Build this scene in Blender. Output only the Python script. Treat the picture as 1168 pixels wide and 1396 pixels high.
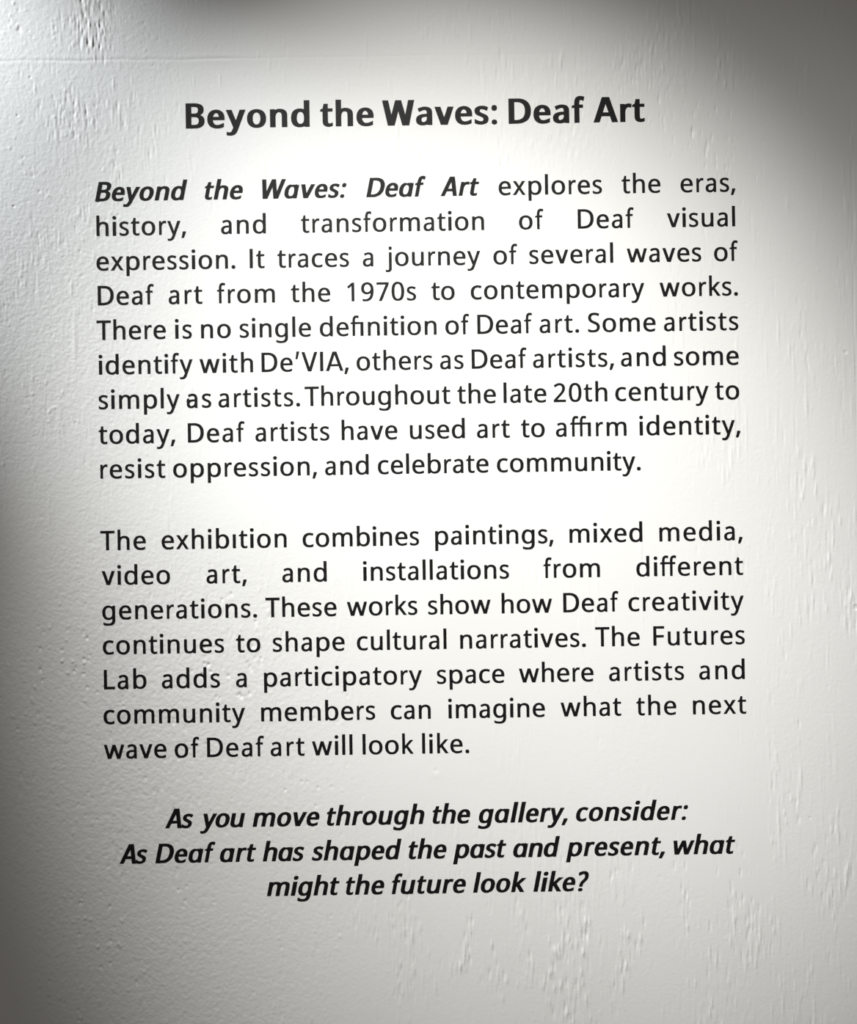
import bpy, math, random
import numpy as np
from mathutils import Matrix, Vector

scene = bpy.context.scene
for ob in list(bpy.data.objects):
    bpy.data.objects.remove(ob, do_unlink=True)
COL = scene.collection

# ------------------------------------------------------------------ camera
# wall plane is y = 0 (the room is on the -y side); U runs right and V runs down
# from the left end of the first body line
X0, Z0 = -0.33, 1.75
def wall(u, v, w=0.0):
    return Vector((u + X0, w, Z0 - v))

cam_data = bpy.data.cameras.new('camera')
cam_data.sensor_fit = 'VERTICAL'
cam_data.sensor_height = 36.0
cam_data.lens = 36.0 * 1500.0 / 1396.0
cam_data.clip_start = 0.01
cam = bpy.data.objects.new('camera', cam_data)
COL.objects.link(cam)
cam.matrix_world = Matrix(((0.9998715, 0.015857, -0.0023651, 0.0047138), (-0.0023017, -0.0040136, -0.9999893, -1.1289259), (-0.0158663, 0.9998662, -0.0039766, 1.4213175), (0, 0, 0, 1)))
scene.camera = cam

# ------------------------------------------------------------------ light and exposure
vs = scene.view_settings
vs.view_transform = 'Standard'
vs.look = 'None'
vs.gamma = 1.0
vs.use_curve_mapping = False
vs.exposure = 0.0

world = bpy.data.worlds.new('room_ambience')
scene.world = world
world.use_nodes = True
world.node_tree.nodes['Background'].inputs[0].default_value = (1.05, 0.995, 0.925, 1)
world.node_tree.nodes['Background'].inputs[1].default_value = 0.1069

def spot(name, loc, target, power, angle, blend, radius, colour):
    d = bpy.data.lights.new(name, 'SPOT')
    d.energy = power
    d.spot_size = math.radians(angle)
    d.spot_blend = blend
    d.shadow_soft_size = radius
    d.color = colour
    o = bpy.data.objects.new(name, d)
    COL.objects.link(o)
    o.location = loc
    o.rotation_euler = (Vector(target) - Vector(loc)).to_track_quat('-Z', 'Y').to_euler()
    return o

# ceiling track spotlights, above and in front of the wall
spot('track_spot', (-0.400, -1.700, 3.100), (0.073, 0.0, 1.367), 308.9, 26.71, 1.000, 0.02, (1.0, 0.991, 0.962))
spot('track_spot', (-1.007, -0.250, 2.313), (-0.356, 0.0, 1.757), 63.8, 35.96, 0.906, 0.02, (0.925, 0.972, 1.0))
spot('track_spot', (-0.650, -2.000, 2.600), (0.278, 0.0, 1.483), 57.9, 25.28, 1.000, 0.02, (1.0, 0.990, 0.955))

# ------------------------------------------------------------------ materials
def new_mat(name):
    m = bpy.data.materials.new(name)
    m.use_nodes = True
    return m, m.node_tree, m.node_tree.nodes['Principled BSDF']

paint, nt, bsdf = new_mat('white_wall_paint')
bsdf.inputs['Roughness'].default_value = 0.55
bsdf.inputs['Specular IOR Level'].default_value = 0.35
tc = nt.nodes.new('ShaderNodeTexCoord')
nz = nt.nodes.new('ShaderNodeTexNoise')
nz.inputs['Scale'].default_value = 5.0
nz.inputs['Detail'].default_value = 3.0
ramp = nt.nodes.new('ShaderNodeValToRGB')
ramp.color_ramp.elements[0].position = 0.3
ramp.color_ramp.elements[0].color = (0.80, 0.80, 0.785, 1)
ramp.color_ramp.elements[1].position = 0.7
ramp.color_ramp.elements[1].color = (0.83, 0.83, 0.82, 1)
nt.links.new(tc.outputs['Object'], nz.inputs['Vector'])
nt.links.new(nz.outputs['Fac'], ramp.inputs['Fac'])
nt.links.new(ramp.outputs['Color'], bsdf.inputs['Base Color'])
fine = nt.nodes.new('ShaderNodeTexNoise')
fine.inputs['Scale'].default_value = 520.0
fine.inputs['Detail'].default_value = 2.0
bump = nt.nodes.new('ShaderNodeBump')
bump.inputs['Strength'].default_value = 0.12
bump.inputs['Distance'].default_value = 0.0006
nt.links.new(tc.outputs['Object'], fine.inputs['Vector'])
nt.links.new(fine.outputs['Fac'], bump.inputs['Height'])
nt.links.new(bump.outputs['Normal'], bsdf.inputs['Normal'])

ink, nt2, b2 = new_mat('black_lettering')
b2.inputs['Base Color'].default_value = (0.0055, 0.005, 0.0055, 1)
b2.inputs['Roughness'].default_value = 0.5
b2.inputs['Specular IOR Level'].default_value = 0.18
tc2 = nt2.nodes.new('ShaderNodeTexCoord')
n2 = nt2.nodes.new('ShaderNodeTexNoise')
n2.inputs['Scale'].default_value = 260.0
bp2 = nt2.nodes.new('ShaderNodeBump')
bp2.inputs['Strength'].default_value = 0.15
bp2.inputs['Distance'].default_value = 0.0004
nt2.links.new(tc2.outputs['Object'], n2.inputs['Vector'])
nt2.links.new(n2.outputs['Fac'], bp2.inputs['Height'])
nt2.links.new(bp2.outputs['Normal'], b2.inputs['Normal'])

# ------------------------------------------------------------------ wall with its brushed, uneven paint relief
PX = 1.0 / 1320.0                                   # working unit: 0.76 mm
rng = np.random.default_rng(11)
STEP = 0.95
UA, UB, VA, VB = -150.0, 1060.0, -330.0, 1180.0     # densely modelled part of the wall, in working units
nu = int((UB - UA) / STEP) + 1
nv = int((VB - VA) / STEP) + 1
us = UA + np.arange(nu) * STEP
vs_ = VA + np.arange(nv) * STEP
UU, VV = np.meshgrid(us, vs_)
fu = np.fft.rfftfreq(nu, STEP)[None, :]
fv = np.fft.fftfreq(nv, STEP)[:, None]

def blur(a, su, sv):
    k = np.exp(-2 * (math.pi ** 2) * ((fu * su) ** 2 + (fv * sv) ** 2))
    return np.fft.irfft2(np.fft.rfft2(a) * k, s=a.shape)

def unit(a):
    return (a - a.mean()) / (a.std() + 1e-12)

def noise(su, sv):
    return unit(blur(rng.standard_normal((nv, nu)), su, sv))

def blob(u, v, su, sv):
    return np.exp(-0.5 * (((UU - u) / su) ** 2 + ((VV - v) / sv) ** 2))

def smooth(x, a, b):
    t = np.clip((x - a) / (b - a), 0, 1)
    return t * t * (3 - 2 * t)

def sparse(density, su, sv, power=1.0):
    a = (rng.random((nv, nu)) < density) * rng.uniform(0.3, 1.0, (nv, nu)) ** power
    return blur(a, su, sv) * (2 * math.pi * su * sv / STEP ** 2)

low = smooth(VV, 380, 680) * (1 - smooth(UU, 60, 420))  # unsanded corner low on the left
foot = 1 + 0.9 * smooth(VV, 780, 950) + 0.8 * (1 - smooth(VV, -60, 60)) * smooth(UU, 150, 350) + 0.7 * smooth(UU, 560, 820) * smooth(VV, -60, 60) * (1 - smooth(VV, 780, 950))
H = np.zeros((nv, nu))                              # height towards the room, in mm
calm = 1 - 0.75 * blob(400, 330, 260, 420)          # relief flattened in the middle to imitate bright light washing it out
left = 1 - smooth(UU, -40, 190)                     # rough trowelled strip along the left
patch = np.clip(1.5 * blob(-12, -245, 20, 55) + 1.1 * blob(-8, -112, 34, 34) + 0.8 * blob(-40, -130, 20, 24) + 0.7 * blob(30, -60, 60, 60)
                + 0.8 * blob(770, -150, 50, 60) + 0.7 * blob(850, -60, 40, 70) + 0.5 * blob(830, -190, 60, 70)
                + 0.5 * blob(970, 200, 45, 40) + 0.45 * blob(980, 700, 60, 200)
                + 0.8 * blob(430, 1040, 60, 90) + 0.7 * blob(610, 1060, 50, 90) + 0.5 * blob(690, 1010, 60, 70)
                + 0.45 * blob(500, 960, 170, 60) + 0.4 * blob(850, 950, 90, 110) + 0.45 * blob(-90, 780, 60, 160)
                + 0.5 * blob(160, 1010, 90, 60), 0, 1.2)

# orange-peel grain
H += 0.030 * noise(1.05, 1.05) * (2.3 * low + 0.2 * (foot - 1) + 0.36 * calm + 1.15 * left * (0.5 + 0.5 * smooth(VV, -100, 120)))
H += 0.014 * noise(2.2, 2.0) * (3.0 * low + 0.30 * calm + 0.8 * left)
# broad unevenness of the boards
H += 0.10 * noise(70, 110)
# brush streaks running down the wall: crisp short ridges and scratches in loose clusters
gate = smooth(noise(20, 40), 0.5, 1.8)
gate2 = smooth(noise(8, 24), -0.6, 1.2)
gate3 = smooth(noise(12, 70), 0.3, 1.7)
H += 0.34 * foot * calm * gate * (sparse(0.0022, 0.95, 5.0, 2.5) + sparse(0.0012, 1.0, 9.0, 2.5) - 0.8 * sparse(0.0018, 0.95, 6.0, 2.5))
H += 0.26 * foot * calm * gate3 * (sparse(0.0010, 1.0, 12.0, 2.5) - 0.7 * sparse(0.0009, 0.95, 9.0, 2.5))
H += 0.22 * calm * (sparse(0.00018, 1.0, 6.0, 1.5) - sparse(0.00010, 1.0, 5.0, 1.5))
H += 0.62 * patch * (1 + 0.5 * smooth(UU, 300, 500)) * foot ** 0.5 * gate2 * (sparse(0.0035, 1.0, 4.0, 2.0) + sparse(0.0016, 1.0, 7.0, 2.0) - sparse(0.0035, 1.0, 4.5, 2.0))
# lumps and pits of the rough strip
lump = sparse(0.0030, 1.3, 1.7, 3.0) - 0.9 * sparse(0.0030, 1.3, 1.6, 3.0)
H += 0.42 * lump * (left + 4.0 * low) * (0.25 + smooth(noise(16, 26), 0.0, 1.5))
H += 0.14 * (sparse(0.0004, 1.4, 1.8, 2.0) - sparse(0.0004, 1.4, 1.7, 2.0)) * calm
H += 0.30 * (left + 3.0 * low) * smooth(noise(9, 22), 0.4, 1.6) * (sparse(0.003, 1.1, 4.0, 2.0) - sparse(0.003, 1.1, 4.0, 2.0))

scr = 1.2 * blob(8, -250, 16, 34) + 0.8 * blob(-14, -225, 12, 20) + 0.7 * blob(-18, -115, 24, 26)
H += 0.5 * np.clip(scr, 0, 1) * (sparse(0.012, 1.0, 3.2, 2.0) - 1.1 * sparse(0.012, 1.0, 3.2, 2.0))
scr = 1.0 * blob(775, -125, 26, 26) + 0.9 * blob(800, -88, 26, 22) + 1.0 * blob(850, -55, 30, 34) + 0.8 * blob(735, -180, 30, 26) + 0.5 * blob(640, -100, 70, 60) + 0.5 * blob(980, 225, 26, 20)
H += 0.58 * np.clip(scr, 0, 1) * (sparse(0.007, 1.0, 4.2, 2.0) - 0.9 * sparse(0.007, 1.0, 3.8, 2.0))

# seams between the boards
def groove(d, w):
    return np.exp(-0.5 * (d / w) ** 2)
waver = 1.2 * noise(22, 200) + 0.5 * noise(5, 100)
vtop = -192 + 0.002 * (UU - 100) + 0.5 * waver
gl = (0.25 + 0.75 * (1 - smooth(UU, 150, 240))) * (0.4 + 0.6 * smooth(noise(18, 60), -0.8, 0.8)) * (1 - smooth(UU, 560, 760))
H -= 0.32 * groove(VV - vtop, 1.2) * gl
H += 0.14 * groove(VV - vtop + 4.6, 1.9) * gl * (1 - smooth(UU, 150, 260))
H += 0.10 * groove(VV - vtop - 4.4, 2.0) * gl * (1 - smooth(UU, 150, 260))
vlow = 709 + 0.3 * waver
gl2 = np.clip((1 - smooth(UU, -30, -10)) + smooth(UU, 20, 30) * (1 - smooth(UU, 50, 60)) + smooth(UU, 960, 985), 0, 1)
H -= 0.05 * groove(VV - vlow, 1.1) * gl2 * smooth(noise(14, 40), -1.0, 0.6)
ueast = 1027 + 0.30 * noise(300, 30)
gl3 = smooth(VV, -130, -60) * (1 - smooth(VV, 250, 380)) + 0.25
H -= 0.30 * groove(UU - ueast, 0.9) * gl3 * (0.5 + 0.5 * smooth(noise(100, 12), -1.0, 0.8))

# filled screw holes and knocks
def dimple(u, v, r, depth):
    d = np.hypot(UU - u, VV - v)
    return -depth * (1 - smooth(d, 0.45 * r, 1.25 * r))
for (u, v, r, dep) in [(1022.5, 566, 4.0, 0.75), (1025, 938, 4.2, 0.8), (1014, 220, 3.2, 0.5), (450, 778, 3.6, 0.18),
                       (980, -163, 1.6, 0.5), (-85, -170, 2.0, 0.35), (-103, -118, 2.0, 0.4), (-110, 5, 2.0, 0.4),
                       (435, 415, 2.4, 0.10), (447, 414, 2.0, 0.10), (160, 1000, 4.0, 0.22), (955, 850, 2.0, 0.25)]:
    H += dimple(u, v, r, dep)
for (u, v, su, sv, a) in [(1014, 224, 5, 7, 0.35), (1000, 205, 4, 14, 0.18), (952, 175, 5, 14, 0.22), (960, 160, 3, 7, 0.2),
                          (939, 17, 1.6, 7, 0.35), (976, 66, 1.6, 8, 0.2), (162, 1006, 3, 5, 0.25), (-30, 190, 1.8, 26, 0.25),
                          (-52, 300, 2.4, 22, 0.28), (450, 783, 5, 3.5, 0.16), (-78, 760, 5, 9, 0.3), (-96, 770, 4, 6, 0.3),
                          (-50, 990, 2, 2, 0.4), (-10, 230, 4, 14, 0.12), (126, 256, 2.0, 4.0, 0.3)]:
    H += a * blob(u, v, su, sv)

# under the lettering the paint was rubbed down, so nothing stands far out
rubbed = smooth(UU, -30, -8) * (1 - smooth(UU, 890, 912)) * smooth(VV, -150, -130) * (1 - smooth(VV, 955, 980))
H = np.where(H > 0.11, 0.11 + (H - 0.11) * (1 - 0.85 * rubbed), H)

# the dense part and a plain continuation of the wall around it share one grid
def extend(c, lo, hi):
    return np.concatenate([[lo], c[:1] - 60.0, c, c[-1:] + 60.0, [hi]])
gu = extend(us, -1500.0, 2400.0)
gv = extend(vs_, -1650.0, 2290.0)
HH = np.pad(H, 2, mode='constant', constant_values=0.0)
HH[1, :], HH[-2, :], HH[:, 1], HH[:, -2] = 0.0, 0.0, 0.0, 0.0
GU, GV = np.meshgrid(gu, gv)
ny, nx = GU.shape
co = np.empty((ny * nx, 3), np.float32)
co[:, 0] = GU.ravel() * PX + X0
co[:, 1] = -HH.ravel() * 0.001
co[:, 2] = Z0 - GV.ravel() * PX
idx = np.arange(ny * nx).reshape(ny, nx)
quads = np.stack([idx[:-1, :-1], idx[1:, :-1], idx[1:, 1:], idx[:-1, 1:]], -1).reshape(-1, 4)
# close the slab: a back skin and four rims give the wall its thickness
bc = np.array([[gu[i] * PX + X0, 0.10, Z0 - gv[j] * PX] for j in (0, -1) for i in (0, -1)], np.float32)
n0 = ny * nx
co = np.vstack([co, bc])
top_, bot_, lef_, rig_ = idx[0, :], idx[-1, :], idx[:, 0], idx[:, -1]
ngons = [list(top_) + [n0 + 1, n0], list(bot_[::-1]) + [n0 + 2, n0 + 3],
         list(lef_[::-1]) + [n0, n0 + 2], list(rig_) + [n0 + 3, n0 + 1], [n0, n0 + 1, n0 + 3, n0 + 2]]
loops = np.concatenate([quads.ravel()] + [np.array(n) for n in ngons]).astype(np.int32)
sizes = np.concatenate([np.full(len(quads), 4)] + [[len(n)] for n in ngons]).astype(np.int32)
wm = bpy.data.meshes.new('wall_back')
wm.vertices.add(len(co))
wm.vertices.foreach_set('co', co.ravel())
wm.loops.add(len(loops))
wm.loops.foreach_set('vertex_index', loops)
wm.polygons.add(len(sizes))
wm.polygons.foreach_set('loop_start', np.concatenate([[0], np.cumsum(sizes)[:-1]]).astype(np.int32))
smooth_flags = np.ones(len(sizes), bool)
smooth_flags[len(quads):] = False
wm.update(calc_edges=True)
wm.polygons.foreach_set('use_smooth', smooth_flags)
wm.materials.append(paint)
wm.update()
wall_ob = bpy.data.objects.new('wall_back', wm)
wall_ob['kind'] = 'structure'
wall_ob['label'] = 'white painted wall with brush streaks behind the lettering'
COL.objects.link(wall_ob)

def wall_rise(u0, u1, v0, v1):
    """how far the paint stands out within a small rectangle of the wall, in metres"""
    i0, i1 = int((u0 / PX - UA) / STEP), int((u1 / PX - UA) / STEP) + 2
    j0, j1 = int((v0 / PX - VA) / STEP), int((v1 / PX - VA) / STEP) + 2
    return float(np.percentile(H[j0:j1, i0:i1], 99.0)) * 0.001

# ------------------------------------------------------------------ lettering
# glyph outlines by style (R upright, B bold, I slanted bold) in thousandths of the letter size: advance, pieces > contours > x y x y ...
GLYPHS = {
'R': {
',': (207, [[[86,-115,96,-89,105,-69,146,39,158,80,163,100,153,116,48,116,42,71,34,28,2,-115]]]),
'.': (207, [[[115,-11,137,-5,153,6,160,13,165,22,168,32,170,43,171,55,170,67,168,79,165,88,160,97,153,104,136,114,115,120,91,120,70,114,53,104,47,97,42,88,39,79,37,67,36,55,37,43,39,32,42,22,47,13,53,6,69,-5,91,-11,103,-12]]]),
'0': (513, [[[286,-4,316,-1,343,7,367,19,388,34,406,51,421,72,435,95,446,120,456,149,464,180,474,248,476,286,477,326,475,385,469,439,458,488,444,531,425,568,402,600,373,625,340,644,301,656,256,661,223,659,194,653,168,644,145,632,124,617,106,599,91,579,77,556,66,531,57,503,49,472,43,439,39,404,37,366,36,326,38,266,44,213,54,164,68,121,87,83,110,51,138,25,172,6,212,-3,255,-5],[235,74,215,80,198,92,182,109,170,131,159,159,151,193,145,232,142,276,141,326,142,375,145,419,151,457,159,491,170,519,182,541,198,558,215,570,235,576,256,578,276,576,295,570,313,558,329,541,342,519,352,491,361,457,367,419,370,375,371,326,370,276,367,231,361,192,352,159,342,131,329,109,313,92,295,80,276,74,256,72]]]),
'1': (513, [[[328,0,328,649,245,649,75,510,126,440,205,508,233,534,236,543,228,513,228,0]]]),
'2': (513, [[[467,0,467,85,173,87,323,247,339,266,355,283,382,318,394,335,415,370,423,388,430,406,436,424,440,443,442,462,443,482,441,513,435,541,425,567,411,589,393,610,370,627,345,640,316,650,284,657,248,660,223,659,199,655,177,650,156,643,136,635,117,625,83,604,67,592,49,577,101,508,129,531,143,541,169,557,193,569,206,573,233,577,263,577,276,574,289,569,301,563,312,554,321,543,329,530,335,515,338,497,339,478,339,461,337,445,334,430,324,400,309,372,300,357,278,328,236,280,202,243,44,74,44,0]]]),
'7': (513, [[[226,0,470,581,470,649,44,649,44,564,361,564,117,0]]]),
'9': (513, [[[209,-4,242,-2,274,3,302,13,327,25,350,40,370,56,387,74,403,93,417,114,428,136,438,160,447,184,454,209,464,262,467,289,471,344,470,408,467,442,461,474,453,503,443,530,431,553,417,575,402,594,385,611,366,625,345,637,323,646,300,653,275,658,249,660,222,658,198,654,175,648,154,640,134,630,117,618,101,604,86,589,74,572,63,553,54,533,47,511,42,488,39,463,38,437,40,401,46,369,56,340,70,314,88,292,110,273,135,258,163,247,194,240,228,238,253,239,275,241,296,246,315,253,346,271,361,283,363,277,358,240,350,203,338,170,321,140,312,127,289,105,276,96,262,88,247,81,231,76,213,72,194,70,173,69,144,71,130,73,117,76,83,86,83,2,107,-2,115,-2,133,-4,151,-4,159,-5],[226,314,209,318,194,324,181,332,169,344,159,358,151,375,146,394,142,415,141,438,142,466,146,491,153,512,162,531,174,546,187,558,201,567,216,574,232,577,262,578,275,575,287,571,299,565,310,557,330,536,346,511,352,497,357,482,361,467,366,438,366,412,364,401,356,380,343,360,326,342,317,335,295,322,283,318,271,315,245,313]]]),
'A': (612, [[[3,0,114,0,349,674,238,674]],[[498,0,609,0,374,674,263,674]],[[126,162,486,162,486,238,126,238]]]),
'D': (666, [[[273,0,337,4,396,14,449,32,496,57,536,88,569,126,595,171,613,222,624,279,628,343,626,385,622,423,614,459,603,492,588,523,571,550,551,576,528,598,502,617,473,634,441,648,407,659,371,667,332,672,292,673,76,673,76,0],[186,588,279,588,322,586,359,579,393,568,423,552,450,531,472,504,490,472,503,434,510,390,513,340,502,247,471,175,420,124,351,95,260,85,186,85]]]),
'F': (487, [[[184,0,184,280,440,280,440,367,184,367,184,586,457,586,457,673,76,673,76,0]]]),
'I': (239, [[[64,0,175,0,175,674,64,674]]]),
'L': (472, [[[458,0,458,88,183,88,183,673,76,673,76,0]]]),
'S': (493, [[[263,-4,302,0,337,10,368,24,394,43,416,65,433,90,445,118,453,149,455,183,454,204,452,223,448,240,442,256,435,271,427,285,405,310,377,332,361,342,325,361,248,394,219,409,207,416,187,430,173,445,163,462,157,482,155,507,156,523,160,537,165,551,173,563,183,573,194,581,207,588,221,592,238,595,257,596,285,594,313,590,355,578,381,568,412,554,442,641,422,650,390,662,356,672,338,676,299,680,258,682,234,681,211,679,188,675,167,668,148,660,130,651,113,640,99,628,86,615,75,600,66,584,59,566,54,548,51,528,50,507,51,478,56,450,64,426,76,403,91,384,109,366,130,349,154,334,182,319,212,306,252,290,297,267,308,260,326,245,338,229,346,210,350,188,349,158,345,141,338,126,329,113,318,102,304,93,288,86,271,81,250,78,209,77,174,81,156,84,139,88,91,103,78,108,42,124,42,26,59,18,106,3,125,0,163,-4,182,-5,203,-5,224,-6]]]),
'T': (497, [[[302,0,302,586,495,586,495,673,2,673,2,586,196,586,196,0]]]),
'V': (558, [[[217,0,328,0,112,674,1,674]],[[230,0,341,0,557,674,446,674]]]),
'a': (482, [[[211,-8,232,-5,251,-1,268,5,283,12,308,31,320,43,319,43,334,0,410,0,410,327,409,359,404,387,396,411,386,432,372,450,354,465,333,477,307,485,278,491,246,493,210,491,192,488,176,484,144,474,103,456,87,447,115,372,176,402,198,410,220,414,241,416,254,415,265,413,275,409,285,404,293,397,301,387,307,375,311,359,314,340,315,318,315,297,256,295,215,292,178,286,145,277,117,265,94,250,75,232,60,212,50,190,44,165,42,138,44,110,48,85,56,64,67,45,81,29,98,16,118,5,139,-3,163,-7,188,-9],[194,68,185,70,177,73,161,82,154,90,149,99,145,110,142,122,141,137,142,153,146,168,152,181,160,193,169,202,182,210,197,216,216,221,240,225,268,227,314,229,314,195,312,169,308,147,301,127,292,110,280,97,267,86,252,78,237,72,221,69]]]),
'b': (569, [[[355,-6,391,2,422,15,450,34,475,57,495,84,511,117,522,154,529,196,531,242,529,288,522,330,511,367,495,399,475,427,451,450,423,468,391,481,356,490,317,493,292,492,270,489,249,484,230,477,213,469,179,447,180,490,181,503,181,711,73,711,73,0,154,0,180,37,185,32,213,14,230,6,249,-1,270,-5,293,-8,317,-9],[279,71,257,76,238,84,222,95,209,111,199,130,191,153,185,179,182,208,181,245,182,279,185,309,191,335,199,357,210,375,223,390,238,401,257,408,278,412,302,414,343,408,375,389,400,355,415,306,421,243,419,210,416,180,409,154,400,131,389,111,376,95,361,83,344,75,326,71,305,69]]]),
'c': (448, [[[290,-8,306,-8,349,-2,374,5,385,9,411,21,411,107,357,85,324,76,312,74,286,72,250,73,230,78,212,86,196,97,182,113,170,131,160,154,153,179,149,208,148,240,154,304,170,352,197,386,233,405,278,411,304,409,324,405,345,399,355,397,390,384,420,463,405,470,382,478,341,488,310,493,294,494,250,493,223,489,198,483,175,475,152,465,132,453,113,439,96,422,81,403,68,382,57,359,49,333,43,304,39,273,38,239,39,207,43,177,48,149,56,124,67,101,79,80,94,61,110,45,128,31,149,19,171,9,194,1,219,-4,245,-8,272,-9]]]),
'd': (564, [[[273,-8,295,-5,316,0,335,6,366,24,383,37,403,0,491,0,491,711,384,711,384,480,385,474,385,466,386,458,386,451,384,447,379,452,351,470,335,478,316,485,296,490,274,493,249,494,211,491,176,482,145,468,117,450,93,427,73,399,58,366,47,329,40,287,38,241,40,195,47,153,58,116,73,84,93,56,117,33,144,15,175,2,211,-6,248,-9],[241,71,223,75,207,83,192,95,178,111,167,130,159,153,152,179,149,207,147,239,149,271,152,300,159,326,167,349,178,370,192,387,207,400,223,408,241,413,261,415,287,413,309,408,327,400,343,388,356,373,367,353,375,330,380,303,384,273,385,226,384,195,380,168,374,143,366,123,355,106,342,92,326,82,308,75,287,71,262,69]]]),
'e': (501, [[[333,-6,349,-4,365,-1,395,7,425,17,444,26,444,111,407,96,366,82,340,76,312,72,297,71,257,72,237,77,218,84,200,95,184,109,171,126,160,147,152,170,147,197,146,220,465,220,465,274,464,299,461,323,457,345,450,367,442,387,431,406,419,423,406,438,390,452,373,464,353,474,332,482,310,489,285,493,258,494,231,493,205,488,182,481,160,472,139,460,120,447,103,431,75,394,64,372,55,349,47,324,42,297,39,269,38,238,39,208,43,179,48,153,56,128,67,105,79,84,94,65,110,48,129,33,149,21,172,10,196,2,222,-4,249,-7,276,-9],[150,312,156,333,163,353,173,370,184,384,196,396,210,405,225,411,240,414,258,416,276,414,292,411,306,404,319,395,330,383,340,368,347,351,353,332,356,311,357,295,148,295]]]),
'f': (292, [[[172,0,172,410,266,410,266,484,172,484,172,536,174,558,177,576,181,592,186,604,193,614,199,621,206,626,213,628,223,629,241,625,286,607,306,693,282,704,274,707,248,713,228,715,217,715,192,713,168,707,147,696,130,682,115,665,103,643,94,617,87,587,83,551,82,483,16,457,16,410,82,410,82,0]]]),
'g': (559, [[[304,-205,344,-199,379,-188,408,-173,433,-153,452,-130,467,-104,478,-73,484,-39,486,-1,486,484,400,484,378,449,371,455,356,465,341,473,324,480,306,486,287,490,267,493,246,494,207,491,172,481,141,467,114,447,91,422,72,393,57,360,46,324,40,285,38,241,40,197,46,157,57,120,72,88,91,60,114,36,141,17,172,3,208,-6,247,-9,289,-6,327,4,358,19,375,29,381,11,380,-30,376,-50,369,-69,359,-85,348,-99,334,-111,319,-119,302,-125,284,-129,264,-130,226,-129,190,-125,157,-118,127,-108,75,-85,75,-174,110,-187,143,-196,179,-202,218,-206,260,-207],[240,70,222,74,206,82,191,94,178,110,167,129,158,152,152,178,148,207,146,240,148,273,152,303,158,329,167,352,178,372,192,388,207,400,223,408,239,412,257,414,281,412,301,408,319,401,335,390,349,377,361,359,370,336,377,309,381,277,382,223,381,191,377,163,370,139,362,119,350,102,337,90,321,80,303,74,283,70,259,68]]]),
'h': (555, [[[176,0,176,250,177,281,181,309,187,334,194,356,204,374,217,389,232,400,250,408,272,412,296,414,327,410,351,399,370,378,381,348,386,308,386,0,488,0,488,313,486,348,481,378,473,405,460,428,445,447,425,463,401,476,373,485,342,491,306,493,286,492,266,489,231,479,198,463,178,449,176,452,176,711,73,711,73,0]]]),
'i': (234, [[[129,561,140,563,158,572,165,578,171,585,176,593,179,602,181,612,182,624,181,635,179,646,176,655,171,663,165,670,158,676,149,681,129,687,105,687,84,681,68,670,62,663,54,646,52,624,54,602,62,585,68,578,84,567,94,563,105,561,118,560],[174,0,174,484,59,484,59,0]]]),
'j': (243, [[[140,561,150,564,165,572,171,578,176,585,180,593,183,602,185,624,183,645,180,655,176,663,171,670,158,680,150,684,140,687,118,687,108,684,99,680,86,670,81,663,77,655,74,645,72,624,74,603,77,593,81,585,86,578,92,572,99,567,107,564,118,561,129,560],[68,-206,94,-200,115,-192,133,-181,148,-166,159,-150,168,-131,174,-110,177,-87,178,-62,178,484,78,484,78,-65,77,-80,75,-93,72,-104,68,-113,57,-123,44,-129,38,-130,21,-130,-12,-124,-37,-117,-37,-194,-14,-201,-1,-204,23,-207]]]),
'k': (469, [[[173,0,173,178,207,209,355,0,473,0,275,276,462,484,346,484,193,313,183,300,174,296,173,325,173,711,73,711,73,0]]]),
'l': (236, [[[172,0,172,711,64,711,64,0]]]),
'm': (834, [[[177,0,177,251,178,282,181,310,187,335,194,356,203,375,215,390,229,400,246,408,265,412,286,414,314,410,336,399,354,379,365,349,368,309,368,0,472,0,472,266,473,295,476,320,482,343,490,362,500,379,512,392,526,402,543,408,561,412,582,414,610,410,632,399,649,379,660,349,664,309,664,0,767,0,767,313,765,348,761,379,753,406,741,429,727,448,708,464,686,476,660,486,630,492,596,494,576,493,556,490,537,485,519,479,501,471,484,462,469,451,456,439,449,430,416,461,385,479,347,490,301,494,282,493,263,490,245,486,229,480,213,473,197,464,184,454,171,442,173,442,160,484,73,484,73,0]]]),
'n': (555, [[[176,0,176,251,178,282,181,310,187,335,195,356,205,375,217,389,233,400,251,408,272,412,296,414,327,410,351,399,370,378,381,348,386,308,386,0,488,0,488,313,486,348,481,379,473,406,460,429,445,448,425,464,401,476,374,486,343,492,308,494,288,493,269,490,250,486,232,480,215,473,199,464,184,454,179,449,158,484,73,484,73,0]]]),
'o': (549, [[[316,-6,356,2,391,16,422,35,449,59,472,88,489,120,501,157,509,198,511,243,510,273,506,302,501,329,493,354,482,377,470,398,456,417,439,434,421,449,401,462,379,473,356,481,331,488,304,493,275,494,232,491,192,482,157,468,126,449,99,426,77,397,60,365,48,328,40,288,38,243,39,212,43,184,48,157,57,132,67,108,80,87,94,68,110,50,129,35,149,22,171,11,194,2,219,-4,245,-7,273,-9],[251,71,230,76,211,84,195,97,180,113,169,133,160,157,153,182,149,211,148,243,149,274,153,303,159,329,168,351,180,371,194,387,210,399,229,407,250,412,274,414,297,412,318,407,337,399,354,387,368,371,380,351,389,329,396,303,400,274,401,243,400,211,396,182,389,157,380,133,368,113,354,97,337,84,319,76,298,71,274,69]]]),
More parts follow.
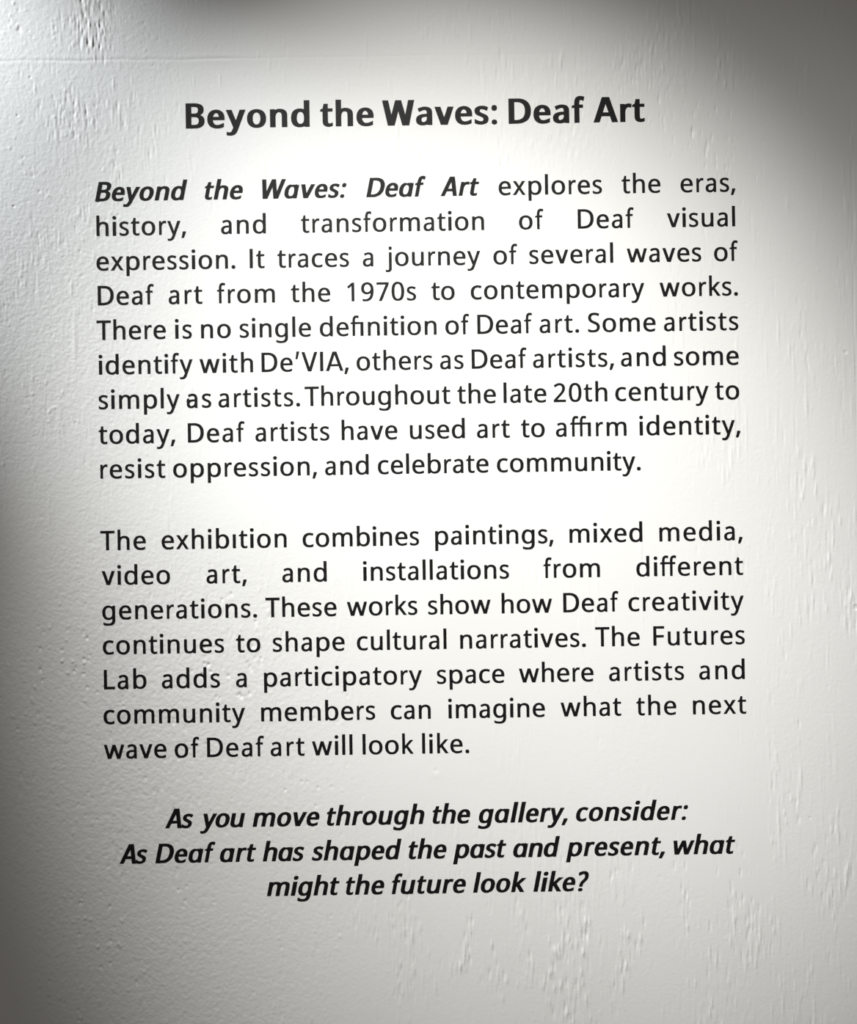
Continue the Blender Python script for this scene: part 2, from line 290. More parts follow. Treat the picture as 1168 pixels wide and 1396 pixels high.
'p': (569, [[[181,-207,181,-3,180,4,180,12,179,20,179,28,183,35,199,23,214,14,231,6,250,0,271,-5,293,-8,317,-9,356,-6,391,2,423,16,451,34,475,58,495,86,511,118,522,155,529,197,531,243,529,290,522,331,511,368,495,401,475,428,451,451,423,469,392,482,357,491,318,494,293,493,269,490,230,478,213,469,185,450,183,447,163,484,73,484,73,-207],[279,71,257,76,238,84,222,96,209,111,199,131,191,154,185,180,182,210,181,258,183,289,187,316,193,340,201,361,212,378,225,391,240,401,258,408,279,412,303,414,324,412,343,407,360,399,376,387,389,370,400,350,409,328,416,302,419,274,421,244,420,223,416,186,412,168,407,152,401,136,394,122,376,99,366,90,355,82,344,76,332,72,319,70,305,69]]]),
'r': (327, [[[161,0,161,276,163,293,166,310,170,325,182,352,189,364,197,375,215,392,233,403,250,408,261,409,264,408,271,408,312,398,321,485,300,491,294,492,289,492,283,493,278,493,272,494,242,493,224,488,208,480,194,472,181,461,169,449,158,436,140,408,147,405,149,484,70,484,70,0]]]),
's': (396, [[[214,-7,243,-3,270,5,293,16,314,30,331,46,344,65,353,86,358,110,360,137,358,165,355,178,345,201,331,220,312,238,301,246,262,268,248,275,204,294,163,316,150,325,141,335,135,346,132,359,133,375,135,384,139,391,145,398,151,403,159,408,178,414,203,416,233,413,243,411,285,397,324,379,353,457,336,465,297,480,284,484,255,490,223,494,207,494,178,492,150,487,126,480,104,470,85,457,68,442,56,425,47,406,42,385,40,361,42,332,50,307,56,296,63,286,80,268,90,259,114,244,223,191,246,175,256,164,262,154,266,142,267,136,266,118,264,108,259,98,254,90,238,77,228,73,216,70,201,68,172,68,147,71,134,74,85,92,75,98,41,116,41,25,77,8,103,0,132,-6,183,-9]]]),
't': (331, [[[234,-8,243,-8,262,-6,271,-4,280,-3,288,0,296,2,313,9,313,83,283,75,278,73,254,69,249,69,243,68,230,69,222,71,208,78,194,93,189,103,183,130,183,410,310,410,310,484,183,484,183,608,114,608,84,489,20,457,20,410,82,410,82,144,83,122,85,102,89,84,94,67,101,53,109,41,118,30,128,20,140,12,152,6,166,1,180,-3,194,-6,225,-9]]]),
'u': (551, [[[265,-8,284,-6,303,-2,320,3,338,10,354,18,368,28,381,40,380,40,391,0,478,0,478,484,376,484,376,232,375,201,371,173,365,148,357,127,347,108,335,94,320,83,302,75,281,71,257,69,227,73,204,84,186,105,174,135,170,175,170,484,67,484,67,169,69,135,74,105,82,78,94,55,110,36,129,20,153,8,180,-2,211,-7,245,-9]]]),
'v': (481, [[[179,0,290,0,124,484,13,484]],[[192,0,303,0,469,484,358,484]]]),
'w': (736, [[[152,0,257,0,122,484,18,484]],[[165,0,269,0,422,484,317,484]],[[468,0,572,0,420,484,315,484]],[[480,0,585,0,719,484,615,484]]]),
'x': (463, [[[122,0,233,172,343,0,454,0,290,247,446,484,335,484,233,323,130,484,18,484,175,247,11,0]]]),
'y': (471, [[[121,-206,147,-200,170,-191,190,-179,208,-165,236,-128,248,-107,259,-84,269,-58,466,484,358,484,264,212,260,197,250,169,242,142,238,139,235,144,213,211,113,484,6,484,190,5,167,-55,161,-69,147,-93,139,-103,130,-112,112,-125,102,-128,92,-130,66,-131,62,-130,57,-130,48,-128,44,-128,17,-123,17,-198,61,-206,68,-206,76,-207]]]),
'dotless': (234, [[[171,0,171,484,63,484,63,0]]]),
"'": (226, [[[113,428,135,505,155,582,170,655,174,679,167,697,77,697,69,619,65,593,62,566,41,428]]]),
'ff': (563, [[[172,0,172,410,266,410,266,484,172,484,172,536,174,558,177,576,181,592,186,604,193,614,199,621,206,626,213,628,223,629,241,625,286,607,306,693,282,704,274,707,248,713,228,715,217,715,192,713,168,707,147,696,130,682,115,665,103,643,94,617,87,587,83,551,82,483,16,457,16,410,82,410,82,0]],[[445,0,445,410,539,410,539,484,445,484,445,536,447,558,450,576,454,592,459,604,466,614,472,621,479,626,486,628,496,629,514,625,559,607,579,693,555,704,547,707,521,713,501,715,490,715,465,713,441,707,420,696,403,682,388,665,376,643,367,617,360,587,356,551,355,483,289,457,289,410,355,410,355,0]],[[40,412,330,412,330,484,40,484]]]),
'fi': (526, [[[172,0,172,410,266,410,266,484,172,484,172,536,174,558,177,576,181,592,186,604,193,614,199,621,206,626,213,628,223,629,241,625,286,607,306,693,282,704,274,707,248,713,228,715,217,715,192,713,168,707,147,696,130,682,115,665,103,643,94,617,87,587,83,551,82,483,16,457,16,410,82,410,82,0]],[[463,0,463,484,355,484,355,0]],[[40,412,430,412,430,484,40,484]]]),
'ffi': (797, [[[172,0,172,410,266,410,266,484,172,484,172,536,174,558,177,576,181,592,186,604,193,614,199,621,206,626,213,628,223,629,241,625,286,607,306,693,282,704,274,707,248,713,228,715,217,715,192,713,168,707,147,696,130,682,115,665,103,643,94,617,87,587,83,551,82,483,16,457,16,410,82,410,82,0]],[[445,0,445,410,539,410,539,484,445,484,445,536,447,558,450,576,454,592,459,604,466,614,472,621,479,626,486,628,496,629,514,625,559,607,579,693,555,704,547,707,521,713,501,715,490,715,465,713,441,707,420,696,403,682,388,665,376,643,367,617,360,587,356,551,355,483,289,457,289,410,355,410,355,0]],[[734,0,734,484,626,484,626,0]],[[40,412,700,412,700,484,40,484]]]),
},
'B': {
':': (261, [[[152,357,168,362,178,367,185,373,191,380,196,388,199,397,203,418,203,445,199,467,196,476,185,490,178,496,167,501,152,506,130,508,108,506,92,501,82,496,75,490,65,476,62,467,58,445,58,418,62,397,65,388,70,380,75,374,82,368,92,362,107,357,130,354],[151,-10,166,-6,177,-1,190,11,195,18,199,26,203,44,203,66,199,84,195,92,190,99,184,105,176,110,165,115,150,119,130,121,110,119,95,115,84,110,76,105,70,99,62,84,58,66,58,44,62,26,65,18,70,11,83,-1,94,-6,109,-10,130,-12]]]),
'A': (656, [[[0,0,163,0,392,674,229,674]],[[493,0,656,0,427,674,264,674]],[[153,162,503,162,503,266,153,266]]]),
'B': (604, [[[325,0,370,2,413,10,452,21,484,37,511,56,534,79,551,104,563,132,570,164,572,198,571,218,569,236,565,253,560,269,553,283,545,296,535,308,524,319,512,329,483,345,471,350,462,356,488,371,505,385,520,400,531,417,540,435,547,455,550,476,551,499,549,533,542,563,529,590,511,612,487,631,456,646,420,658,379,667,333,672,284,673,71,673,71,0],[222,574,285,574,309,573,328,571,344,568,357,564,368,558,378,550,386,539,393,525,397,509,398,490,397,471,393,454,388,439,381,427,372,417,362,411,351,406,338,402,320,400,296,399,222,399],[222,302,300,302,326,301,346,298,361,294,374,288,386,280,396,268,405,255,411,240,415,223,416,204,415,184,411,166,405,150,397,135,387,123,375,113,362,106,348,102,306,98,222,98]]]),
'D': (704, [[[293,0,362,4,427,15,485,34,534,60,576,91,610,129,636,173,654,224,665,280,669,343,667,384,663,422,655,457,643,490,629,520,611,547,590,572,567,595,540,615,510,632,476,646,439,658,398,667,355,672,311,673,71,673,71,0],[227,574,295,574,333,572,364,566,394,557,421,542,446,523,468,498,485,467,498,431,505,388,508,340,497,250,467,181,418,134,356,108,275,99,227,99]]]),
'W': (882, [[[157,0,320,0,175,674,12,674]],[[176,0,339,0,524,674,361,674]],[[543,0,706,0,521,674,358,674]],[[562,0,725,0,870,674,707,674]]]),
'a': (528, [[[238,-8,265,-5,289,0,312,8,321,12,366,0,468,0,468,324,466,355,462,382,453,407,442,428,426,446,405,462,380,474,349,484,312,491,272,493,248,492,225,490,204,487,149,472,102,454,79,442,117,347,190,382,223,394,242,399,258,401,274,401,280,400,286,398,294,394,301,388,308,380,314,369,319,354,321,336,322,302,279,301,233,298,189,292,150,282,117,269,90,253,68,235,52,215,41,193,34,168,32,141,34,114,39,90,47,68,59,49,76,33,95,19,118,8,145,-1,176,-7,209,-9],[222,82,214,84,207,87,201,91,195,97,189,105,185,115,183,127,182,140,183,156,187,170,192,182,200,192,209,200,220,206,233,211,249,215,270,218,321,220,321,196,320,172,316,151,309,132,299,117,287,105,274,95,261,89,238,82]]]),
'd': (594, [[[295,-8,322,-4,347,1,370,9,377,13,415,0,529,0,529,711,377,711,377,476,373,474,366,476,348,483,324,489,296,493,265,494,218,490,178,479,144,465,115,446,90,423,69,395,54,363,43,327,36,286,34,241,36,196,43,156,54,119,69,88,89,60,114,37,143,18,178,4,219,-6,265,-9],[268,84,257,87,244,93,231,103,219,117,208,136,200,157,194,181,190,209,189,239,190,270,194,297,200,322,208,345,219,364,231,379,245,390,257,397,268,400,295,399,310,396,324,390,338,380,350,366,360,348,368,326,373,301,377,272,378,227,377,197,373,171,367,148,359,128,349,112,337,100,324,92,311,87,296,84]]]),
'e': (528, [[[330,-7,369,-3,386,0,402,4,434,14,474,30,474,138,397,106,384,102,372,97,350,91,329,87,305,85,278,86,265,89,251,94,236,103,222,116,210,132,200,151,192,173,188,199,187,213,494,213,494,273,493,297,490,320,486,343,479,364,471,383,461,402,449,419,435,434,420,448,402,460,381,471,359,480,333,487,304,492,271,494,237,492,207,486,180,478,157,469,135,457,116,443,99,427,84,410,60,369,51,346,44,322,39,296,36,268,35,239,36,209,39,181,45,155,53,131,63,108,75,87,90,69,106,52,125,37,146,24,170,13,196,4,225,-3,256,-7,288,-9],[190,309,196,329,203,348,211,364,222,377,233,387,244,395,254,399,262,401,279,401,288,399,297,395,308,387,318,376,327,362,334,346,339,328,342,308,342,302,189,302]]]),
'f': (341, [[[220,0,220,396,317,396,317,484,220,484,220,528,222,549,225,567,229,583,234,595,242,605,272,604,332,578,357,687,326,702,307,708,270,714,257,715,242,715,208,713,177,705,152,692,133,677,117,659,104,637,95,610,88,579,84,544,82,503,82,478,15,453,15,396,82,396,82,0]]]),
'h': (586, [[[214,0,214,249,215,279,219,306,224,330,232,351,242,368,253,381,266,390,280,396,294,399,309,399,328,397,345,389,362,372,374,343,378,305,378,0,526,0,526,311,524,344,519,374,510,401,498,424,481,443,460,460,433,473,401,483,364,491,322,493,295,492,270,488,249,483,216,471,214,472,214,711,65,711,65,0]]]),
'n': (586, [[[214,0,214,250,215,280,219,307,225,331,232,351,242,368,254,381,267,390,280,396,294,399,309,399,328,397,345,389,362,372,374,343,378,305,378,0,526,0,526,311,524,345,519,375,510,401,498,424,481,444,460,460,434,474,402,484,365,492,323,494,297,493,272,489,251,484,231,478,211,470,210,469,181,484,65,484,65,0]]]),
'o': (577, [[[337,-6,383,4,421,19,454,39,481,63,504,91,521,123,533,159,541,199,543,243,542,273,539,300,533,327,525,351,515,373,502,394,488,413,472,430,453,445,432,459,409,470,384,479,356,487,324,492,288,494,237,490,193,480,155,465,123,446,95,422,73,394,56,362,44,326,36,287,34,243,35,213,39,185,44,159,52,134,63,111,75,90,90,71,106,54,125,39,146,25,169,14,195,4,223,-3,254,-7,288,-9],[274,85,261,88,247,94,232,105,219,120,208,138,199,160,193,185,189,213,188,243,189,273,193,300,199,325,208,346,219,365,232,379,246,389,260,396,273,399,288,400,302,399,316,396,330,389,344,379,357,365,369,346,378,325,384,300,388,273,389,243,388,213,384,185,378,160,369,138,357,120,344,105,330,94,316,88,303,85,288,84]]]),
'r': (380, [[[205,0,205,257,206,275,208,291,211,306,215,321,227,347,243,368,251,376,260,383,276,392,282,394,290,395,291,394,296,394,307,392,364,378,376,481,354,487,347,488,340,490,318,493,311,493,304,494,288,494,260,492,235,486,214,477,207,472,169,484,65,484,65,0]]]),
's': (434, [[[240,-7,275,-1,306,7,333,19,356,33,375,50,389,69,398,91,404,114,406,140,404,169,396,193,390,204,375,224,354,242,342,250,316,265,285,279,269,285,229,303,218,309,208,313,188,326,180,334,175,343,173,349,172,355,173,370,175,377,178,384,189,394,194,397,200,399,213,401,236,401,260,396,270,393,280,389,290,386,362,355,400,451,376,463,362,468,348,474,302,486,284,490,246,494,225,494,189,492,156,486,127,477,102,467,80,453,62,438,49,421,39,401,34,380,32,357,33,342,35,328,38,315,43,303,49,292,56,282,75,264,86,255,112,240,140,225,172,211,188,205,224,188,245,174,255,165,261,156,263,151,265,140,265,123,262,113,258,105,253,98,246,92,240,88,233,85,225,83,216,82,194,82,175,84,153,90,129,98,119,103,109,107,33,146,33,30,52,20,92,5,107,1,142,-5,161,-7,203,-9]]]),
't': (367, [[[252,-8,263,-8,274,-7,316,1,334,7,349,15,349,107,280,86,270,84,253,83,245,87,233,100,225,120,223,134,222,149,222,396,346,396,346,484,222,484,222,608,111,608,81,484,18,452,18,396,78,396,78,147,79,126,81,106,85,88,90,72,97,58,105,46,114,35,125,25,137,16,151,9,167,3,183,-2,201,-6,220,-8,240,-9]]]),
'v': (523, [[[170,0,333,0,167,484,4,484]],[[190,0,353,0,519,484,356,484]]]),
'y': (521, [[[149,-205,183,-199,211,-188,234,-175,252,-159,268,-141,282,-122,295,-100,307,-77,523,484,366,484,269,219,255,221,154,484,-3,484,190,13,167,-46,154,-72,147,-83,139,-93,123,-108,115,-112,105,-115,90,-115,87,-114,83,-114,79,-113,68,-112,13,-102,13,-194,37,-200,93,-207,115,-207]]]),
},
'I': {
',': (245, [[[49,-121,102,-21,152,76,160,95,152,116,27,116,11,69,-3,32,-12,11,-62,-121]]]),
':': (250, [[[168,358,184,363,196,368,205,374,213,381,220,389,230,408,234,419,237,432,240,457,240,468,238,477,234,485,229,491,222,497,212,502,197,506,179,508,160,506,144,502,132,497,115,485,108,477,98,457,94,446,89,419,88,408,88,398,90,389,94,381,99,374,105,368,114,363,129,358,148,357],[91,-10,106,-7,118,-2,128,4,136,10,143,17,149,25,157,44,160,55,162,76,161,85,159,93,149,106,141,111,131,116,117,119,99,121,82,119,66,116,54,111,45,106,37,100,30,93,24,85,16,66,12,44,11,34,12,25,14,17,18,10,31,-2,41,-7,54,-10,72,-12]]]),
'?': (430, [[[236,149,245,190,253,218,257,226,260,234,269,249,296,281,316,300,365,344,397,376,407,388,424,412,438,437,444,452,454,483,458,500,463,531,464,559,461,585,454,608,443,629,428,647,408,662,382,674,350,682,314,684,290,683,267,681,246,678,225,673,188,661,171,654,117,626,132,518,197,553,209,558,231,569,260,579,278,581,294,581,307,577,314,572,321,565,326,555,330,544,331,531,331,515,326,487,323,477,319,468,316,459,302,435,282,411,273,403,264,393,252,383,240,371,226,359,204,338,184,317,169,297,155,276,140,242,136,230,133,217,129,204,118,149],[163,-10,179,-7,192,-3,212,7,221,14,227,21,236,37,240,57,240,65,238,73,234,81,228,87,221,92,212,97,200,101,186,103,171,104,155,103,140,101,126,97,105,87,97,81,90,73,85,65,79,47,78,29,79,21,88,7,105,-3,117,-7,131,-10,147,-11]]]),
'A': (575, [[[-50,0,93,0,429,674,286,674]],[[376,0,519,0,460,674,317,674]],[[117,162,419,162,439,258,136,258]]]),
'B': (580, [[[260,0,304,2,347,9,386,21,420,36,451,56,477,78,499,104,516,132,530,163,539,197,544,236,544,253,542,269,538,283,533,296,526,308,507,328,495,337,468,351,457,355,470,360,493,372,512,385,530,400,544,417,557,436,567,456,575,477,581,499,585,534,584,564,578,590,565,613,545,631,519,647,486,658,448,667,405,672,358,673,153,673,15,0],[275,576,339,576,363,575,382,573,397,570,410,565,420,559,428,551,434,540,437,526,438,510,435,490,430,471,423,454,415,439,405,427,395,417,384,410,371,405,338,399,238,399],[219,303,299,303,324,302,343,299,358,295,370,289,380,280,388,268,393,255,396,239,397,222,394,204,389,184,381,165,372,149,361,134,349,122,335,112,321,105,305,101,286,98,262,97,176,97]]]),
'D': (672, [[[227,0,294,4,358,15,417,34,470,59,516,91,557,129,591,173,619,223,641,280,658,343,665,384,668,422,667,457,663,490,655,520,644,548,629,573,611,595,589,615,564,632,534,647,501,658,464,667,424,672,383,673,153,673,15,0],[279,576,347,576,384,574,414,568,441,558,465,544,485,524,501,499,511,468,516,431,515,389,507,340,478,249,434,180,377,133,311,106,230,98,181,98]]]),
'W': (850, [[[117,0,260,0,252,674,109,674]],[[134,0,277,0,594,674,451,674]],[[488,0,631,0,591,674,448,674]],[[506,0,649,0,934,674,791,674]]]),
'a': (562, [[[228,-8,254,-4,279,1,302,9,310,14,345,0,450,0,548,474,438,460,467,446,479,494,404,473,373,485,344,474,279,474,237,487,184,465,152,447,124,423,99,396,78,364,60,327,45,286,34,241,27,196,24,155,27,119,36,87,49,60,68,37,91,18,121,4,158,-6,200,-9],[220,83,210,86,199,92,188,102,180,117,173,135,170,156,169,181,171,209,176,239,184,270,193,298,204,323,216,345,231,365,246,380,261,392,275,398,286,401,297,402,313,401,327,398,340,392,351,382,360,367,365,349,368,326,368,301,366,272,358,227,350,197,341,170,331,147,319,127,306,111,293,99,278,91,264,86,249,83,232,82]]]),
'c': (440, [[[267,-6,311,3,337,11,368,25,390,132,309,98,290,92,263,86,244,84,222,85,211,88,199,94,188,104,179,118,172,136,168,157,167,182,169,209,174,240,192,301,216,348,246,379,276,394,307,399,326,396,342,392,350,389,358,387,414,364,466,458,438,472,415,480,389,487,374,490,341,494,292,493,262,488,235,481,210,473,186,462,164,450,143,435,124,419,106,400,90,379,75,356,62,331,51,303,41,272,33,239,28,208,25,179,25,151,27,127,32,104,39,83,49,65,61,49,75,34,92,22,112,11,134,3,159,-3,186,-7,215,-9]]]),
'd': (562, [[[228,-8,254,-4,279,1,302,9,310,14,345,0,450,0,596,711,456,711,408,476,401,474,378,483,357,489,332,493,303,494,259,490,218,480,184,465,152,447,124,423,99,396,78,364,60,327,45,286,34,241,27,196,24,155,27,119,36,87,49,60,68,37,91,18,121,4,158,-6,200,-9],[220,83,210,86,199,92,188,102,180,117,173,135,170,156,169,181,171,209,176,239,184,270,193,298,204,323,216,345,231,365,246,380,261,392,275,398,286,401,297,402,313,401,327,398,340,392,351,382,360,367,365,349,368,326,368,301,366,272,358,227,350,197,341,170,331,147,319,127,306,111,293,99,278,91,264,86,249,83,232,82]]]),
'e': (498, [[[260,-7,297,-3,314,0,330,4,361,14,401,30,423,135,334,100,299,89,289,87,278,86,267,84,255,84,244,83,229,84,217,87,204,93,192,102,181,115,173,131,167,150,165,173,165,199,167,214,458,214,470,273,474,297,477,321,477,343,475,364,471,384,466,402,458,419,448,434,436,448,422,461,405,471,386,480,364,487,337,492,307,494,275,492,245,487,219,479,195,469,173,457,152,443,133,427,115,410,99,391,84,370,71,347,59,322,49,296,40,268,33,239,28,209,26,181,26,155,28,130,33,108,40,87,50,68,62,51,77,36,94,23,114,12,136,4,162,-3,190,-7,220,-9],[200,330,210,348,222,364,234,378,247,389,260,396,271,400,279,402,288,403,296,402,304,400,313,396,322,388,329,377,334,363,338,347,339,329,338,309,336,301,188,301]]]),
'f': (318, [[[155,0,236,398,328,398,345,484,254,484,258,505,270,550,276,568,283,584,291,596,298,605,307,612,316,612,331,606,380,581,426,688,406,699,392,705,383,708,351,714,339,715,324,715,293,713,262,705,236,693,215,678,197,659,180,637,166,611,153,580,142,544,132,504,127,479,58,453,47,398,111,398,29,0]]]),
'g': (560, [[[220,-205,264,-197,304,-185,338,-169,366,-149,390,-125,410,-98,427,-67,440,-32,450,6,548,484,440,484,407,468,387,478,370,484,350,490,327,493,301,494,256,490,215,479,180,464,149,443,121,419,97,390,76,358,58,322,44,283,34,241,27,198,25,159,28,123,35,91,48,63,66,39,89,19,119,4,157,-5,201,-9,249,-5,293,6,313,15,310,0,304,-22,296,-43,286,-61,274,-76,260,-90,246,-101,232,-108,219,-113,207,-115,194,-116,162,-115,133,-111,107,-105,83,-97,8,-58,-15,-170,21,-185,53,-195,89,-202,129,-206,173,-207],[220,82,210,85,199,91,189,101,180,115,173,134,169,155,168,180,171,209,176,240,184,272,193,300,204,326,217,348,231,366,247,381,261,391,275,398,285,401,310,400,323,397,335,392,346,383,356,371,363,354,367,332,368,306,366,276,360,241,349,193,339,166,329,143,317,124,303,109,289,97,275,89,261,85,247,82,231,81]]]),
'h': (566, [[[153,0,204,250,211,280,220,307,230,331,242,351,255,369,270,382,285,391,300,397,316,400,332,401,353,399,369,390,382,372,387,344,383,305,321,0,460,0,524,311,529,345,530,375,527,401,520,424,507,444,490,460,466,473,438,484,403,491,363,493,338,492,313,488,291,483,271,477,252,470,250,473,298,711,158,711,12,0]]]),
'i': (268, [[[216,547,232,551,246,556,266,569,274,576,286,595,290,605,295,628,295,639,294,649,290,658,279,672,270,678,259,683,244,686,226,688,207,686,190,683,176,678,165,672,148,658,141,649,136,639,132,628,129,617,127,605,127,595,128,585,131,577,136,569,142,562,151,556,163,551,178,547,197,546],[159,0,258,484,108,484,9,0]]]),
'k': (508, [[[154,0,190,178,205,190,310,0,471,0,316,275,561,484,400,484,223,331,221,331,299,711,158,711,12,0]]]),
'l': (272, [[[160,0,306,711,158,711,12,0]]]),
'm': (846, [[[154,0,205,250,213,281,221,307,231,331,243,352,255,369,269,383,283,392,297,397,311,400,324,401,341,399,356,391,368,373,373,345,369,307,306,0,447,0,501,266,508,293,516,318,526,339,538,358,550,373,564,385,578,393,592,398,605,400,618,401,635,399,650,391,662,373,667,345,662,307,599,0,740,0,804,311,810,345,811,375,808,402,802,425,790,444,774,461,752,474,725,484,692,492,653,494,627,493,602,489,580,484,559,477,538,469,518,459,497,447,482,459,453,476,412,490,361,494,335,493,311,489,290,484,271,478,250,470,248,468,222,484,112,484,12,0]]]),
'n': (566, [[[153,0,204,250,211,280,220,307,231,331,243,352,256,369,270,382,285,391,300,397,316,400,332,401,353,399,369,390,382,372,387,344,383,305,321,0,460,0,524,311,529,345,531,375,527,402,520,425,507,445,490,461,467,474,439,484,405,492,365,494,340,493,316,490,274,478,248,468,221,484,112,484,12,0]]]),
'o': (550, [[[270,-6,315,4,354,19,389,38,420,63,448,91,471,123,490,159,505,199,516,243,521,273,524,301,524,327,521,351,516,374,508,395,499,413,487,430,472,446,455,459,435,470,413,480,389,487,360,492,327,494,278,490,234,480,195,466,160,446,129,422,102,394,79,362,60,327,45,287,34,243,29,213,27,185,27,159,29,134,35,111,42,90,52,71,64,54,79,38,96,25,116,14,138,4,163,-3,191,-7,223,-9],[228,83,215,86,202,93,191,104,181,119,174,138,171,160,170,185,171,212,176,243,184,273,193,301,204,325,217,347,231,366,247,380,263,391,278,397,292,400,307,401,322,400,334,397,347,391,359,380,369,366,375,347,380,325,381,301,379,273,374,243,366,212,357,185,346,160,333,138,318,119,302,104,286,93,271,86,257,83,242,82]]]),
'p': (570, [[[111,-207,156,10,157,12,163,11,169,8,188,1,210,-4,235,-8,263,-9,307,-6,348,4,384,19,416,38,445,61,470,89,492,121,510,157,525,198,536,243,543,288,545,329,542,366,534,397,519,425,500,448,476,466,446,480,410,490,367,494,337,493,309,489,285,483,262,475,253,470,219,484,112,484,-30,-207],[251,83,237,86,224,92,213,102,205,117,199,135,196,157,196,183,198,211,207,257,215,287,224,314,234,337,246,356,259,372,273,384,287,392,301,398,316,400,332,401,345,400,356,397,368,391,379,380,388,365,394,346,398,324,399,300,397,273,388,224,376,188,369,171,361,155,343,127,323,106,312,97,302,90,284,83,277,82]]]),
'r': (370, [[[145,0,202,275,207,291,221,321,229,335,248,359,268,377,289,390,308,396,320,396,323,395,326,395,329,394,332,394,382,381,415,481,389,489,362,493,356,493,349,494,333,494,307,492,282,486,261,478,240,467,216,484,112,484,12,0]]]),
's': (400, [[[169,-7,203,-2,234,7,261,19,285,33,306,50,322,69,336,90,346,114,353,140,357,168,355,193,347,214,334,232,326,241,306,257,283,271,232,297,198,317,188,326,182,334,181,339,179,344,179,355,180,362,186,378,191,385,197,391,215,401,228,403,243,403,264,400,289,391,357,357,411,452,392,463,380,468,368,474,329,486,313,490,278,494,258,494,225,492,192,486,164,478,139,467,116,454,96,438,80,421,68,402,58,381,52,358,49,343,48,329,49,316,51,304,54,293,65,273,72,264,91,248,113,233,138,219,187,194,208,179,220,165,224,156,224,150,225,145,224,139,224,133,216,113,211,104,197,91,189,86,165,80,144,80,117,85,107,88,78,101,69,106,9,144,-15,30,0,20,34,5,48,1,79,-5,96,-7,134,-9]]]),
't': (350, [[[189,-8,200,-8,211,-7,252,1,270,7,285,14,304,104,237,84,232,84,219,81,208,81,200,86,195,92,191,99,189,108,188,120,188,133,242,398,361,398,379,484,260,484,285,608,182,608,128,485,61,453,50,398,108,398,57,147,53,125,51,106,51,88,53,72,56,58,61,45,68,34,76,24,86,16,98,8,126,-2,142,-6,160,-8,178,-9]]]),
'u': (566, [[[225,-8,248,-5,271,-1,292,5,318,15,345,0,454,0,554,484,414,484,362,233,355,203,346,176,335,152,323,131,310,114,296,101,281,92,265,86,250,83,233,82,214,84,198,93,185,111,180,139,184,177,246,484,106,484,41,171,36,138,35,108,38,82,46,59,58,39,76,23,99,10,128,0,163,-7,201,-9]]]),
'v': (496, [[[119,0,262,0,199,484,56,484]],[[136,0,279,0,542,484,399,484]]]),
'w': (756, [[[89,0,223,0,196,484,62,484]],[[105,0,240,0,497,484,363,484]],[[419,0,554,0,494,484,360,484]],[[435,0,570,0,796,484,661,484]]]),
'y': (478, [[[45,-205,77,-199,105,-188,128,-175,148,-160,184,-123,200,-101,230,-52,529,484,387,484,241,213,230,217,190,484,48,484,128,12,86,-61,68,-85,49,-103,33,-114,22,-117,9,-117,-1,-115,-5,-115,-8,-114,-11,-114,-59,-104,-78,-195,-33,-204,-8,-207,13,-207]]]),
},
}
